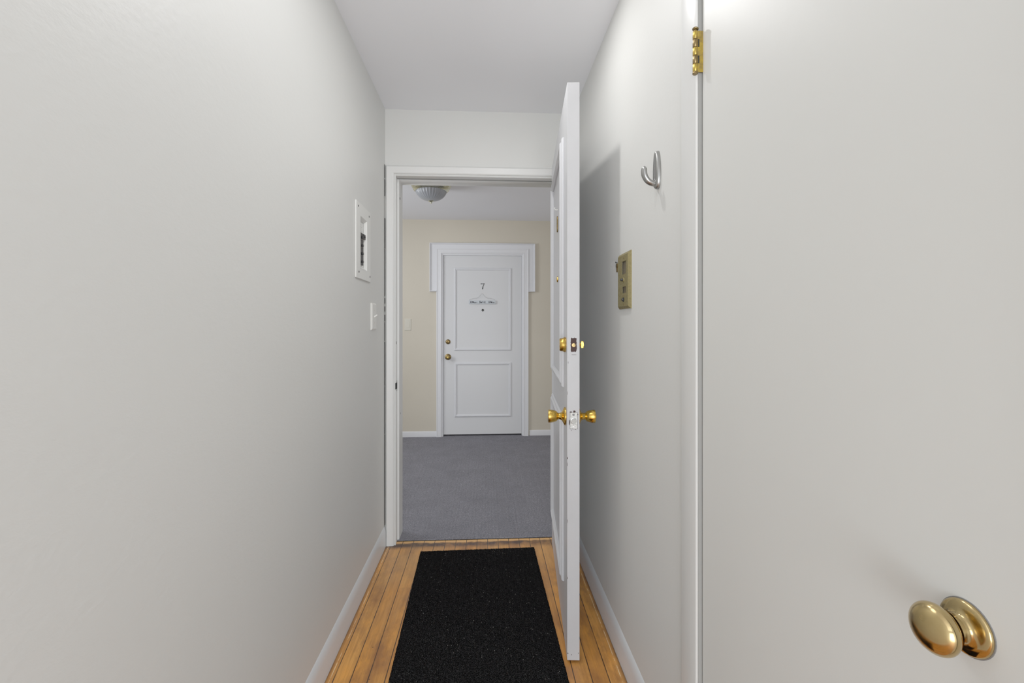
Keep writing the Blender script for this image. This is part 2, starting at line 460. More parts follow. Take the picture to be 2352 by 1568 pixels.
# casing: path along inner edge, offset outward
cas = [(0, 0), (0, .013), (.004, .016), (.0065, .013), (.0085, .013), (.0105, .020), (.016, .023), (.046, .0255), (.052, .020), (.0555, .014), (.0555, 0)]
inner = [(OX0+.0035, 0), (OX0+.0035, OZ-.003), (OX1-.0035, OZ-.003), (OX1-.0035, 0)]
bm = bmesh.new(); sweep(bm, inner, False, cas, loc(lambda u, v, h: (u, YB-h, v)))
mk('casing', bm, M['trim'], tr, True, angle=22)
bm = bmesh.new()
box(bm, OX0-.002, OX0+.0015, YB-.012, 2.690, 0, OZ); box(bm, OX1-.0015, OX1+.002, YB-.012, 2.690, 0, OZ); box(bm, OX0, OX1, YB-.012, 2.690, OZ-.0015, OZ+.002)
for v in bm.verts: v.co -= L0
mk('jamb', bm, M['trim'], tr)
bm = bmesh.new()
sweep(bm, [(OX0+.0015, 0), (OX0+.0015, OZ-.0015), (OX1-.0015, OZ-.0015), (OX1-.0015, 0)], False,
      [(0, 0), (-.010, 0), (-.010, .105), (0, .105)], loc(lambda u, v, h: (u, 2.5855+h, v if v < 1.9 else OZ-.0055)))
mk('door_stop', bm, M['trim'], tr, bevel=.002)
bm = bmesh.new()
sweep(bm, inner, False, [(0, 0), (0, .014), (.05, .018), (.05, 0)], loc(lambda u, v, h: (u, 2.655+h, v)))
mk('casing', bm, M['halltrim'], tr)
bm = bmesh.new()   # open crack between casing and wall
for z0, z1 in ((.112, .60), (.602, .86), (.862, 1.10), (1.104, 1.205), (1.21, 1.245), (1.262, 1.29), (1.305, 1.335), (1.345, 1.60), (1.602, 1.765), (1.885, 1.975), (1.982, 2.055)):
    box(bm, XL+.0003, XL+.0030+random.uniform(-.0006, .0006), YB-.0200, YB-.0135, z0, z1)
for v in bm.verts: v.co -= L0
mk('open_crack', bm, M['void'], tr)
sp = mk('strike_plate', (lambda b: [setattr(v, 'co', v.co-L0) for v in b.verts] and b)(B(OX0+.0012, OX0+.0032, 2.548, 2.5745, .828, .886)), M['nickel'], tr)
bm = B(OX0+.0030, OX0+.0038, 2.553, 2.571, .842, .874)
box(bm, OX0+.0004, OX0+.0050, YB-.0150, YB+.012, .842, .876)
for v in bm.verts: v.co -= L0
mk('strike_hole', bm, M['void'], tr)
bm = B(OX0+.0012, OX0+.0030, 2.545, 2.560, 1.085, 1.10)
for v in bm.verts: v.co -= L0
mk('bolt_hole', bm, M['void'], tr)
bm = B(OX0+.0105, OX0+.0125, 2.60, 2.612, 1.888, 1.900); box(bm, OX0+.0105, OX0+.0122, 2.62, 2.625, .69, .70)
for v in bm.verts: v.co -= L0
mk('screw_hole', bm, M['void'], tr)

# --- entry door (door_1): local +Y runs from the free edge to the hinge, local +X is the face toward the right wall
A1 = math.radians(4.7); T = .0445; DW = .889; DZ0, DZ1 = .010, 2.044
d1 = tag(empty('door_1', (.285, 1.614, 0), -A1), 'white entry door standing open with brass knob and two moulded panels', 'door', kind='structure')
mk('door_leaf', B(.0006, T-.0006, .0012, DW, DZ0, DZ1), M['door'], d1, bevel=.0015)
mk('door_edge', B(.0008, T-.0008, 0, .0015, DZ0+.001, DZ1-.001), M['edge'], d1)
MP = [(0, 0), (0, .004), (-.003, .0085), (-.007, .010), (-.0095, .0075), (-.012, .0085), (-.018, .015), (-.024, .0155), (-.029, .011), (-.031, .007), (-.034, .006), (-.034, 0)]
for z0, z1 in ((.955, 1.902), (.218, .838)):
    for side in (0, 1):
        bm = bmesh.new()
        f = (lambda u, v, h: (-h, u, v)) if side == 0 else (lambda u, v, h: (T+h, u, v))
        if side == 1: continue
        sweep(bm, [(.128, z0), (.128, z1), (.762, z1), (.762, z0)], True, MP, f)
        mk('panel_molding', bm, M['door'], d1, True, angle=25)
# knob set
KZ, KY = .857, .062
knobp = [(0, .0325), (.003, .0330), (.006, .031), (.009, .024), (.013, .016), (.018, .0125), (.024, .0115), (.028, .0125), (.030, .0155), (.033, .0185), (.042, .0215), (.052, .0235), (.060, .0240), (.0625, .0235), (.064, .0205), (.0645, .0)]
for sx, x0 in ((-1, 0), (1, T)):
    bm = bmesh.new(); lathe(bm, [(t, r) for t, r in knobp[:7]], (x0, KY, KZ), (sx, 0, 0), 48)
    rose = mk('knob_rose', bm, M['brass'], d1, True, angle=50); rose['label'] = 'round brass rose of the entry knob'
    bm = bmesh.new(); lathe(bm, [(t, r) for t, r in knobp[6:]], (x0, KY, KZ), (sx, 0, 0), 48)
    k_ = mk('knob', bm, M['brass'], d1, True, angle=50); k_['label'] = 'tulip-shaped polished brass door knob'
bm = bmesh.new(); lathe(bm, [(.0645, .009), (.067, .0085), (.0685, .0)], (T, KY, KZ), (1, 0, 0), 24)
mk('lock_button', bm, M['brass'], d1, True)
DBZ = 1.118
bm = bmesh.new(); lathe(bm, [(0, .0275), (.004, .028), (.006, .0262), (.0085, .0262), (.010, .0245), (.019, .0235), (.022, .021), (.0225, 0)], (0, KY, DBZ), (-1, 0, 0), 48)
o = mk('deadbolt_cylinder', bm, M['brass'], d1, True, angle=35); o['label'] = 'brass deadbolt cylinder'
bm = bmesh.new(); lathe(bm, [(0, .020), (.003, .020), (.005, .014), (.009, .006), (.013, .005)], (T, KY, DBZ), (1, 0, 0), 32)
o = mk('deadbolt_rose', bm, M['brass'], d1, True, angle=35)
bm = bmesh.new(); poly(bm, [(-.007, -.013), (.002, -.013), (.0045, 0), (.002, .013), (-.007, .013), (-.0095, .0)][::-1], lambda u, v, h: (T+.019+u, KY+h, DBZ+v), -.004, .004)
o = mk('thumb_turn', bm, M['brass'], d1, bevel=.0015)
# latch plate on the edge
lx = .0235
o = mk('latch_plate', B(lx-.0128, lx+.0128, -.0018, .0008, KZ-.0320, KZ+.0245), M['plate'], d1, bevel=.0008); o['label'] = 'pale metal latch plate on door edge'
LC = KZ-.0045
mk('plate_outline', B(lx-.0136, lx+.0136, -.0004, .0010, KZ-.0329, KZ+.0253), M['void'], o)
bm = bmesh.new(); lathe(bm, [(.001, .0112), (.0026, .0108), (.003, .0095)], (lx-.0010, 0, LC), (0, -1, 0), 32)
mk('latch_ring', bm, M['nickel'], o, True)
bm = bmesh.new(); poly(bm, [(math.cos(a)*.0088, math.sin(a)*.0088) for a in [2*PI*i/28 for i in range(28)]], lambda u, v, h: (lx+u, -h-(.004 if h > .002 and u < 0 else 0), LC+v), .001, .009)
mk('latch_bolt', bm, M['plate'], o, True)
for dz, mt in ((.0175, 'grey'), (-.0255, 'nickel')):
    bm = bmesh.new(); lathe(bm, [(.0015, .0044), (.0024, .0040), (.0025, 0)], (lx-.001, 0, KZ+dz), (0, -1, 0), 24)
    mk('screw', bm, M[mt], o, True)
# chipped paint and splintered bolt pocket
bm = bmesh.new()
random.seed(3)
def blob(cx, cz, w, h, n=26, jit=.16):
    pts = []
    for i in range(n):
        a = 2*PI*i/n; ca, sa = math.cos(a), math.sin(a)
        k = 1/max(abs(ca), abs(sa)); k = min(k, 1.28)
        pts.append((cx+ca*k*w*(1+random.uniform(-jit, jit)), cz+sa*k*h*(1+random.uniform(-jit, jit)*.5)))
    return pts
poly(bm, blob(.0235, DBZ+.002, .0105, .0245, 40, .12), lambda u, v, h: (u, -h, v), -.001, .0004)
o = mk('bolt_pocket', bm, M['splinter'], d1); o['label'] = 'splintered brown bolt pocket in the door edge'
bm = bmesh.new(); lathe(bm, [(0, .0068), (.001, .0066), (.0012, 0)], (.0235, -.0002, DBZ+.001), (0, -1, 0), 24); mk('dead_bolt', bm, M['oldbrass'], o, True)
bm = bmesh.new()
for cx, cz, w, h in ((.0235, DBZ-.033, .0085, .0006), (.0255, KZ+.028, .0042, .0042), (.0135, KZ+.027, .0042, .0018), (.038, KZ+.018, .0014, .0020), (.0082, KZ-.010, .0014, .009),
                     (.030, KZ-.034, .0014, .0014), (.0155, KZ-.038, .002, .0008), (.0016, .722, .0014, .004), (.0012, .70, .0008, .006), (.004, DBZ-.06, .0006, .004), (.0030, .035, .0016, .002), (.0150, .030, .0010, .002), (.040, .036, .0010, .002),
                     (.0012, .50, .0007, .006), (.002, .30, .0009, .004), (.0012, .95, .0006, .006)):
    poly(bm, blob(cx, cz, w, h, 12, .35), lambda u, v, h_: (u, -h_, v), -.0005, .0003)
mk('chipped_paint', bm, M['splinter'], d1)
# brass plate, viewer, small hook on outer face
dc = .445
bm = bmesh.new(); poly(bm, [(math.cos(a)*.017*(1-.25*math.cos(2*a)*.6)+dc, math.sin(a)*.036+1.641) for a in [2*PI*i/40 for i in range(40)]], lambda u, v, h: (-h, u, v), 0, .0045)
o = mk('name_plate', bm, M['oldbrass'], d1, bevel=.0015); o['label'] = 'small tarnished brass plate on outer door face'
bm = bmesh.new(); lathe(bm, [(0, .0135), (.003, .0130), (.005, .010), (.0055, .005), (.004, .0)], (0, dc, 1.394), (-1, 0, 0), 32)
o = mk('door_viewer', bm, M['brass'], d1, True); o['label'] = 'brass peephole ring'
bm = bmesh.new(); tube(bm, spline([(0, dc, 1.706), (-.008, dc, 1.705), (-.013, dc, 1.709), (-.013, dc, 1.716)], 5), .0016, 8)
mk('small_hook', bm, M['white'], d1, True)
for hz in (1.80, 1.05, .25):
    bm = bmesh.new(); lathe(bm, [(-.045, .0055), (.045, .0055)], (T+.004, DW+.006, hz), (0, 0, 1), 16)
    box(bm, T-.035, T+.004, DW-.0005, DW+.0018, hz-.045, hz+.045)
    mk('hinge', bm, M['hinge'], d1, True)

# --- far door (door_2) + casing (trim_3)
t3 = tag(empty('trim_3', (-.035, YW, 0)), 'white eared casing around the far numbered door', 'door frame', kind='structure'); L3 = t3.location.copy()
g3 = lambda dy=0: (lambda u, v, h: (u-L3.x, -h+dy, v))
fi = [(FX0, 0), (FX0, FZ), (FX1, FZ), (FX1, 0)]
bm = bmesh.new()
sweep(bm, fi, False, [(0, 0), (0, .006), (.006, .007), (.009, .012), (.013, .013), (.0145, .021), (.022, .024), (.030, .021), (.052, .022), (.060, .026), (.066, .026), (.066, 0)], g3())
mk('casing', bm, M['halltrim'], t3, True, angle=20)
ot = FZ+.066
bm = bmesh.new()
ear = [(FX0-.066, 1.543), (-.594, 1.543), (-.594, 2.058), (.526, 2.058), (.526, 1.543), (FX1+.066, 1.543), (FX1+.066, ot), (FX0-.066, ot)]
poly(bm, ear, g3(), 0, .014)
mk('ear_board', bm, M['halltrim'], t3, bevel=.001)
bm = bmesh.new()
sweep(bm, [(FX0-.066, 1.543), (-.594, 1.543), (-.594, 2.058), (.526, 2.058), (.526, 1.543), (FX1+.066, 1.543)], False,
      [(0, 0), (0, .030), (-.003, .034), (-.008, .032), (-.011, .020), (-.017, .014), (-.017, 0)], g3())
mk('edge_bead', bm, M['halltrim'], t3, True, angle=25)
bm = bmesh.new()
sweep(bm, [(FX0, 0), (FX0, FZ), (FX1, FZ), (FX1, 0)], False, [(0, 0), (-.003, 0), (-.003, -.075), (0, -.075)], g3())
mk('jamb', bm, M['halltrim'], t3)

YD = 4.962
d2 = tag(empty('door_2', (-.035, YD, 0)), 'closed white two-panel door numbered 7 across the hallway', 'door', kind='structure'); LD = d2.location.copy()
gd = lambda u, v, h: (u-LD.x, -h, v)
bm = B(FX0+.0045-LD.x, FX1-.0045-LD.x, 0, .04, .022, FZ-.004)
mk('door_leaf', bm, M['halldoor'], d2, bevel=.0015)
FP = [(0, 0), (0, .004), (-.003, .010), (-.008, .015), (-.013, .016), (-.0145, .011), (-.017, .011), (-.019, .013), (-.026, .005), (-.026, 0)]
for r in ((-.339, .272, .916, 1.800), (-.334, .272, .208, .789)):
    bm = bmesh.new(); sweep(bm, [(r[0], r[2]), (r[0], r[3]), (r[1], r[3]), (r[1], r[2])], True, FP, gd)
    mk('panel_molding', bm, M['halltrim'], d2, True, angle=25)
# numeral 7
bm = bmesh.new()
sev = [(-.0195, .0335), (-.0165, .0335), (-.0150, .0300), (-.010, .0295), (.010, .0295), (.0150, .0300), (.0165, .0335), (.0195, .0335), (.0190, .0270), (.0110, .006), (.0065, -.012), (.0040, -.0335),
       (-.0055, -.0335), (-.0040, -.020), (.0020, -.001), (.0125, .0235), (-.0105, .0235), (-.0150, .0215), (-.0165, .0180), (-.0195, .0180)]
poly(bm, [(-.0355+u, 1.605+v*.97) for u, v in sev][::-1], gd, 0, .004)
o = mk('door_number', bm, M['void'], d2); o['label'] = 'dark numeral 7'
bm = bmesh.new(); lathe(bm, [(0, .0135), (.004, .013), (.0045, .0055)], (-.0335-LD.x, 0, 1.348), (0, -1, 0), 32)
o = mk('door_viewer', bm, M['void'], d2, True); o['label'] = 'dark peephole ring'
bm = bmesh.new(); lathe(bm, [(0, .0055), (.0052, .0054), (.006, 0)], (-.0335-LD.x, 0, 1.348), (0, -1, 0), 20)
mk('lens', bm, M['grey'], o, True)
kx = -.4035-LD.x
bm = bmesh.new(); lathe(bm, [(0, .0265), (.006, .026), (.010, .020), (.016, .019), (.018, .016), (.0185, 0)], (kx, 0, 1.011), (0, -1, 0), 40)
o = mk('deadbolt', bm, M['oldbrass'], d2, True, angle=35); o['label'] = 'round tarnished brass deadbolt'
bm = bmesh.new(); box(bm, kx-.0012, kx+.0012, -.0192, -.018, 1.005, 1.017); mk('keyhole', bm, M['void'], o)
bm = bmesh.new(); lathe(bm, [(0, .0335), (.004, .033), (.010, .020), (.020, .012), (.030, .013), (.036, .021), (.048, .025), (.058, .026), (.061, .022), (.061, 0)], (kx, 0, .849), (0, -1, 0), 40)
o = mk('knob', bm, M['oldbrass'], d2, True, angle=45); o['label'] = 'round tarnished brass knob'
bm = bmesh.new(); lathe(bm, [(.060, .008), (.063, .0075), (.0635, 0)], (kx, 0, .849), (0, -1, 0), 20); mk('lock_cylinder', bm, M['hinge'], o, True)

# --- hanging sign on far door
YS = YD-.016
sg = tag(empty('hanging_sign', (-.040, YS, 1.4335)), 'small narrow pale Home Sweet Home sign hung by wire on the door', 'sign')
bm = B(-.142, .142, -.004, .004, -.0185, .0185)
mk('board', bm, M['signboard'], sg, bevel=.002)
bm = bmesh.new()
half = [(.137, 0, .012), (.134, 0, .024), (.115, 0, .033), (.085, 0, .040), (.055, 0, .044), (.034, 0, .056), (.018, 0, .074), (.008, 0, .086), (0, 0, .089)]
pts = [(-x, -.001, z) for x, _, z in half]+[(x, -.001, z) for x, _, z in half[::-1][1:]]
tube(bm, spline(pts, 5), .0013, 6)
mk('hanging_wire', bm, M['string'], sg, True)
def text_bm(s, size, x, z, y, bm, shear=.15, off=.0006, sx=1):
    cu = bpy.data.curves.new('t', 'FONT'); cu.body = s; cu.size = size; cu.shear = shear; cu.offset = off; cu.extrude = .0003
    ob = bpy.data.objects.new('t', cu); C.objects.link(ob)
    dg = bpy.context.evaluated_depsgraph_get(); me = bpy.data.meshes.new_from_object(ob.evaluated_get(dg))
    me.transform(Matrix.Translation((x, y, z)) @ Matrix.Rotation(PI/2, 4, 'X') @ Matrix.Scale(sx, 4, (1, 0, 0)))
    bm.from_mesh(me); bpy.data.objects.remove(ob); bpy.data.curves.remove(cu); bpy.data.meshes.remove(me)
ty = -.0047
def fit_text(bm, st, x0, x1, z0, h, shear=.12):
    t = bmesh.new(); text_bm(st, .03, 0, 0, 0, t, shear, .0010)
    xs_ = [v.co.x for v in t.verts]; zs_ = [v.co.z for v in t.verts]
    a, b, c, d = min(xs_), max(xs_), min(zs_), max(zs_)
    for v in t.verts: v.co = Vector((x0+(v.co.x-a)/(b-a)*(x1-x0), ty+v.co.y, z0+(v.co.z-c)/(d-c)*h))
    m_ = bpy.data.meshes.new('t'); t.to_mesh(m_); t.free(); bm.from_mesh(m_); bpy.data.meshes.remove(m_)
heart = [(0, -.0105), (-.008, -.002), (-.0108, .004), (-.009, .0085), (-.005, .0098), (-.0015, .0075), (0, .0045), (.0015, .0075), (.005, .0098), (.009, .0085), (.0108, .004), (.008, -.002)]
for word, hx in (((('H', -.128, -.109, .025), ('me', -.086, -.052, .014)), -.097), ((('Sweet', -.031, .036, .026),), None), ((('H', .067, .084, .025), ('me', .107, .135, .014)), .0965)):
    bm = bmesh.new()
    for (st_, xa, xb_, hh) in word: fit_text(bm, st_, xa, xb_, -.0125, hh)
    if hx is not None: poly(bm, [(hx+u, -.002+v) for u, v in heart], lambda u, v, h: (u, ty+.0004-h, v), 0, .0006)
    mk('lettering', bm, M['ink'], sg)

# --- closet door (door_3) with casing (trim_4), hinge and knob
DXF = .4755
d3 = tag(empty('door_3', (DXF, (CY0+CY1)/2, 0)), 'flat white closet door close on the right with brass egg knob', 'door', kind='structure'); L4 = d3.location.copy()
def sub(bm, L):
    for v in bm.verts: v.co -= L
    return bm
mk('door_leaf', sub(B(DXF, DXF+.035, CY0+.004, CY1-.0065, .012, CZ-.004), L4), M['closet'], d3, bevel=.0012)
kc = Vector((DXF, .4315, .891))-L4
bm = bmesh.new(); lathe(bm, [(0, .0255), (.0018, .0260), (.0036, .0252), (.0052, .0236), (.0058, .0185), (.0070, .0140), (.0095, .0122), (.013, .0116), (.022, .0116)], kc, (-1, 0, 0), 72)
o = mk('knob_rose', bm, M['knobbrass'], d3, True, angle=60); o['label'] = 'round brass rose with stepped rim'
pr = [(.0205, .0116), (.0212, .0135), (.0222, .0180)]
for i in range(1, 25):
    a = PI*i/24*.86+.14*PI
    pr.append((.0342-.0148*math.cos(a), .0240*math.sin(a)))
pr[-1] = (pr[-1][0], 0)
bm = bmesh.new(); lathe(bm, pr, kc, (-1, 0, 0), 72)
o = mk('knob', bm, M['knobbrass'], d3, True, angle=70); o['label'] = 'smooth rounded brass knob'
bm = bmesh.new(); lathe(bm, [(-.0002, .0268), (.0009, .0268)], kc, (-1, 0, 0), 60)
mk('dark_ring', bm, M['grey'], d3)
# hinge
hx, hy = .4590, .9915
zb, zt = 1.7445, 1.8345
hg = None
bm = bmesh.new(); box(bm, hx, DXF+.0005, hy-.0030, hy-.0014, zb, zt)
hg = mk('hinge', sub(bm, L4), M['hinge'], d3); hg['label'] = 'polished brass butt hinge with ball pin'
n = 5; seg = (zt-zb)/n
for i in range(n):
    bm = bmesh.new(); z0 = zb+i*seg+.0004; z1 = zb+(i+1)*seg-.0004
    lathe(bm, [(0, .0046), (.0006, .0053), (z1-z0-.0006, .0053), (z1-z0, .0046)], Vector((hx, hy, z0))-L4, (0, 0, 1), 28)
    mk('knuckle', bm, M['hinge'] if i % 2 == 0 else M['oldbrass'], hg, True, angle=50)
for z0, z1 in ((zb+seg, zb+2*seg), (zb+3*seg, zb+4*seg)):
    bm = B(hx+.0050, hx+.0080, hy-.0036, hy-.0029, z0+.0006, z1-.0006); mk('leaf_gap', sub(bm, L4), M['void'], hg)
bm = bmesh.new(); lathe(bm, [(0, .003), (.003, .003), (.0035, .0062), (.0055, .0070), (.0075, .0055), (.0085, 0)], Vector((hx, hy, zt))-L4, (.12, 0, 1), 24)
mk('pin_head', bm, M['oldbrass'], hg, True)
bm = bmesh.new(); lathe(bm, [(0, .0056), (.003, .0060), (.0045, .0050), (.0050, 0)], Vector((hx, hy, zb))-L4, (0, 0, -1), 24)
mk('pin_cap', bm, M['oldbrass'], hg, True)
t4 = tag(empty('trim_4', (XR, (CY0+CY1)/2, 0)), 'off-white casing around the closet door on the right', 'door frame', kind='structure'); L5 = t4.location.copy()
CP = [(0, 0), (0, .0125), (.003, .0155), (.012, .0172), (.045, .0165), (.080, .0130), (.092, .0095), (.098, .005), (.098, 0)]
bm = bmesh.new()
sweep(bm, [(CY0, 0), (CY0, CZ), (CY1, CZ), (CY1, 0)], False, CP, lambda u, v, h: (XR-h-L5.x, u-L5.y, v))
mk('casing', bm, M['trim'], t4, True, angle=30)
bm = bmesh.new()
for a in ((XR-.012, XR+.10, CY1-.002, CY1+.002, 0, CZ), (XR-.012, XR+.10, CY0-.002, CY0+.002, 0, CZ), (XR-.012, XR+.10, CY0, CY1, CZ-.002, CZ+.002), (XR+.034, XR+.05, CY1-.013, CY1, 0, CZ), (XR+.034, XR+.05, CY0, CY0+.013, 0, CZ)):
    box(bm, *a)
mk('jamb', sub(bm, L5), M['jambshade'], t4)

# --- electrical panel (left wall)
PN = tag(empty('electrical_panel', (XL, 2.083, 1.39)), 'white breaker panel with black switches set into the left wall', 'electrical panel'); LP = PN.location.copy()
XF = XL+.006
y0, y1, z0, z1 = 1.962, 2.203, 1.389, 1.714
bm = holed('X', XL+.0004, XF, y0, y1, z0, z1, [(PY0, PY1, PZ0, PZ1)])
mk('cover', sub(bm, LP), M['panel'], PN, bevel=.0018)
bm = bmesh.new()
xb = XL-.008
# funnel sides + back plate
sweep(bm, [(PY0, PZ0), (PY1, PZ0), (PY1, PZ1), (PY0, PZ1)], True, [(0, 0), (.011, -.0130)], lambda u, v, h: (XF+h, u, v))
box(bm, xb-.002, xb, PY0-.0015, PY1+.0015, PZ0-.0015, PZ1+.0015)
mk('recess', sub(bm, LP), M['panel'], PN)
bz = 1.4535; bh = .0355
for i in range(4):
    zz = bz+i*bh
    br = mk('breaker', sub(B(xb, xb+.0085, 2.046, 2.096, zz+.0004, zz+bh-.0004), LP), M['black'], PN, bevel=.0008)
    bm = B(xb+.0080, xb+.0155, 2.064, 2.078, zz+.010, zz+.020); mk('breaker_handle', sub(bm, LP), M['black'], br, bevel=.001)
    bm = bmesh.new()
    for q in range(3): box(bm, xb+.0084, xb+.0088, 2.081+.0012*q, 2.0885, zz+.009+q*.007, zz+.0098+q*.007)
    mk('rating_label', sub(bm, LP), M['grey'], br)
br = mk('breaker', sub(B(xb, xb+.0105, 2.0965, 2.1275, 1.5735, 1.5955), LP), M['black'], PN, bevel=.0008)
bm = B(xb+.0080, xb+.0150, 2.100, 2.112, 1.580, 1.588); mk('breaker_handle', sub(bm, LP), M['black'], br, bevel=.001)
bm = bmesh.new()
for q in range(3): box(bm, xb+.0104, xb+.0108, 2.114, 2.125-.003*q, 1.578+q*.005, 1.5789+q*.005)
mk('rating_label', sub(bm, LP), M['grey'], br)
bm = bmesh.new()
for q in range(4): box(bm, xb, xb+.0003, 2.045, 2.105-.012*(q % 2), 1.607+q*.009, 1.6078+q*.009)
mk('instruction_label', sub(bm, LP), M['grey'], PN)
for yy, zz in ((1.9935, 1.695), (2.175, 1.691), (2.004, 1.417), (2.190, 1.414)):
    bm = bmesh.new(); lathe(bm, [(0, .0046), (.0012, .0040), (.0015, 0)], Vector((XF, yy, zz))-LP, (1, 0, 0), 16)
    mk('screw', bm, M['void'], PN, True)

# --- wall plates
def plate(bm, X, sgn, y0, y1, z0, z1, t, bev):
    lo = [(y0, z0), (y1, z0), (y1, z1), (y0, z1)]
    loops = []
    for ins, h in ((0, 0), (0, t*.35), (bev, t)):
        loops.append([bm.verts.new((X+sgn*h, y, z)) for y, z in ((y0+ins, z0+ins), (y1-ins, z0+ins), (y1-ins, z1-ins), (y0+ins, z1-ins))])
    for a, b in zip(loops, loops[1:]):
        for i in range(4): bm.faces.new([a[i], a[(i+1) % 4], b[(i+1) % 4], b[i]])
    bm.faces.new(loops[0]); bm.faces.new(loops[-1])
sw = tag(empty('light_switch', (XL, 2.272, 1.166)), 'white toggle light switch on the left wall beside the doorway', 'light switch'); LS = sw.location.copy()
bm = bmesh.new(); plate(bm, XL, 1, 2.227, 2.318, 1.166, 1.295, .0075, .006); mk('switch_plate', sub(bm, LS), M['white'], sw)
bm = bmesh.new(); tube(bm, [(XL+.006, 2.272, 1.229), (XL+.014, 2.272, 1.234), (XL+.021, 2.272, 1.239)], [.0050, .0042, .0034], 12, .8); mk('toggle', sub(bm, LS), M['white'], sw, True)
for zz in (1.200, 1.261):
    bm = bmesh.new(); lathe(bm, [(0, .003), (.001, .0027), (.0012, 0)], Vector((XL+.0072, 2.272, zz))-LS, (1, 0, 0), 14); mk('screw', bm, M['beigeplate'], sw, True)
s2 = tag(empty('light_switch', (-.825, YW, 1.13)), 'beige rocker light switch on the far hallway wall left of the door', 'light switch'); LS2 = s2.location.copy()
bm = bmesh.new(); plate(bm, 0, 1, -.859, -.789, 1.131, 1.256, .006, .005)
for v in bm.verts: v.co = Vector((v.co.y, YW-v.co.x, v.co.z))-LS2
mk('switch_plate', bm, M['beigeplate'], s2)
bm = B(-.841, -.807, YW-.0085, YW-.005, 1.160, 1.227); mk('rocker', sub(bm, LS2), M['beigeplate'], s2, bevel=.001)

ic = tag(empty('intercom_panel', (XR, 1.565, 1.245)), 'dull gold intercom plate with two black buttons on the right wall', 'intercom'); LI = ic.location.copy()
IY0, IY1, IZ0, IZ1 = 1.4985, 1.632, 1.2455, 1.438
W1 = (1.530, 1.575, 1.3632, 1.4075); W2 = (1.528, 1.572, 1.2988, 1.3206)
bm = bmesh.new()
XI = XR-.0105
# flat front with two windows + bevelled rim
fr = holed('X', XI+.0015, XI, IY0+.009, IY1-.009, IZ0+.009, IZ1-.009, [W1, W2])
me = bpy.data.meshes.new('tmp'); fr.to_mesh(me); fr.free(); bm.from_mesh(me); bpy.data.meshes.remove(me)
sweep(bm, [(IY0, IZ0), (IY1, IZ0), (IY1, IZ1), (IY0, IZ1)], True, [(0, 0), (0, .003), (.009, .0105)], lambda u, v, h: (XR-h, u, v))
mk('face_plate', sub(bm, LI), M['intercom'], ic)
for w in (W1, W2):
    bm = B(XI+.0045, XR-.0005, w[0]-.001, w[1]+.001, w[2]-.001, w[3]+.001); mk('speaker_window', sub(bm, LI), M['grille'], ic)
for (yy, zz, L_) in ((1.5555, 1.3438, .0095), (1.5545, 1.2765, .0060)):
    bm = bmesh.new(); lathe(bm, [(0, .0078), (.002, .0076), (.0028, .0060), (.003, 0)], Vector((XI, yy, zz))-LI, (-1, 0, 0), 24)
    c_ = mk('button_collar', bm, M['intercom'] if zz > 1.3 else M['void'], ic, True)
    bm = bmesh.new(); lathe(bm, [(.0025, .0046), (L_, .0046), (L_+.001, .0038), (L_+.0012, 0)], Vector((XI, yy, zz))-LI, (-1, 0, 0), 20)
    b_ = mk('button', bm, M['black'], ic, True); b_['label'] = 'small black push button'
for zz in (1.4188, 1.260):
    bm = bmesh.new(); lathe(bm, [(0, .0026), (.0008, .0024), (.001, 0)], Vector((XI, 1.552, zz))-LI, (-1, 0, 0), 14); mk('screw', bm, M['oldbrass'], ic, True)
bm = bmesh.new()
for yy in (1.541, 1.549, 1.557, 1.565):
    box(bm, XI-.0003, XI, yy-.0016, yy+.0016, 1.2892, 1.2905); box(bm, XI-.0003, XI, yy-.0014, yy+.0014, 1.2862, 1.2872)
mk('worn_marking', sub(bm, LI), M['oldbrass'], ic)

# --- small key hanging on a nail
ky = tag(empty('key', (XR, 1.664, 1.384)), 'small tarnished key hanging on the wall beside the intercom plate', 'key'); LK = ky.location.copy()
bm = bmesh.new()
N = 24
poly(bm, [(1.6645+.0092*math.cos(2*PI*i/N), 1.4065+.0085*math.sin(2*PI*i/N)) for i in range(N)], lambda u, v, h: (XR-h, u, v), -.001, .0042)
poly(bm, [(1.6605, 1.401), (1.6605, 1.3862), (1.6640, 1.3822), (1.6680, 1.3862), (1.6672, 1.389), (1.6690, 1.391), (1.6674, 1.393), (1.6690, 1.3955), (1.6672, 1.401)], lambda u, v, h: (XR-h, u, v), -.001, .004)
mk('key_blade', sub(bm, LK), M['oldbrass'], ky)
nl = tag(empty('nail', (XR, 1.6665, 1.4185)), 'tiny dark nail in the wall holding the small key', 'nail')
bm = bmesh.new(); lathe(bm, [(-.004, .0012), (.006, .0012), (.006, .0030), (.0072, .0026), (.0075, 0)], (0, 0, 0), (-1, 0, 0), 14)
mk('nail_head', bm, M['void'], nl, True)
bm = bmesh.new()
def ps(pts): return spline([(XR+.0001, y, z) for y, z in pts], 5)
tube(bm, ps([(1.724, 1.431), (1.734, 1.434), (1.742, 1.427), (1.741, 1.415), (1.735, 1.406), (1.728, 1.398), (1.727, 1.386)]), .0007, 6)
tube(bm, ps([(1.724, 1.423), (1.722, 1.412), (1.727, 1.404)]), .0006, 6)
tube(bm, ps([(1.757, 1.4255), (1.757, 1.421)]), .0011, 6); tube(bm, ps([(1.755, 1.410), (1.756, 1.407)]), .0011, 6)
tag(mk('wall_scuff', bm, M['scuff'], smooth=True), 'faint grey looping scuff on the wall left of the small key', 'scuff')

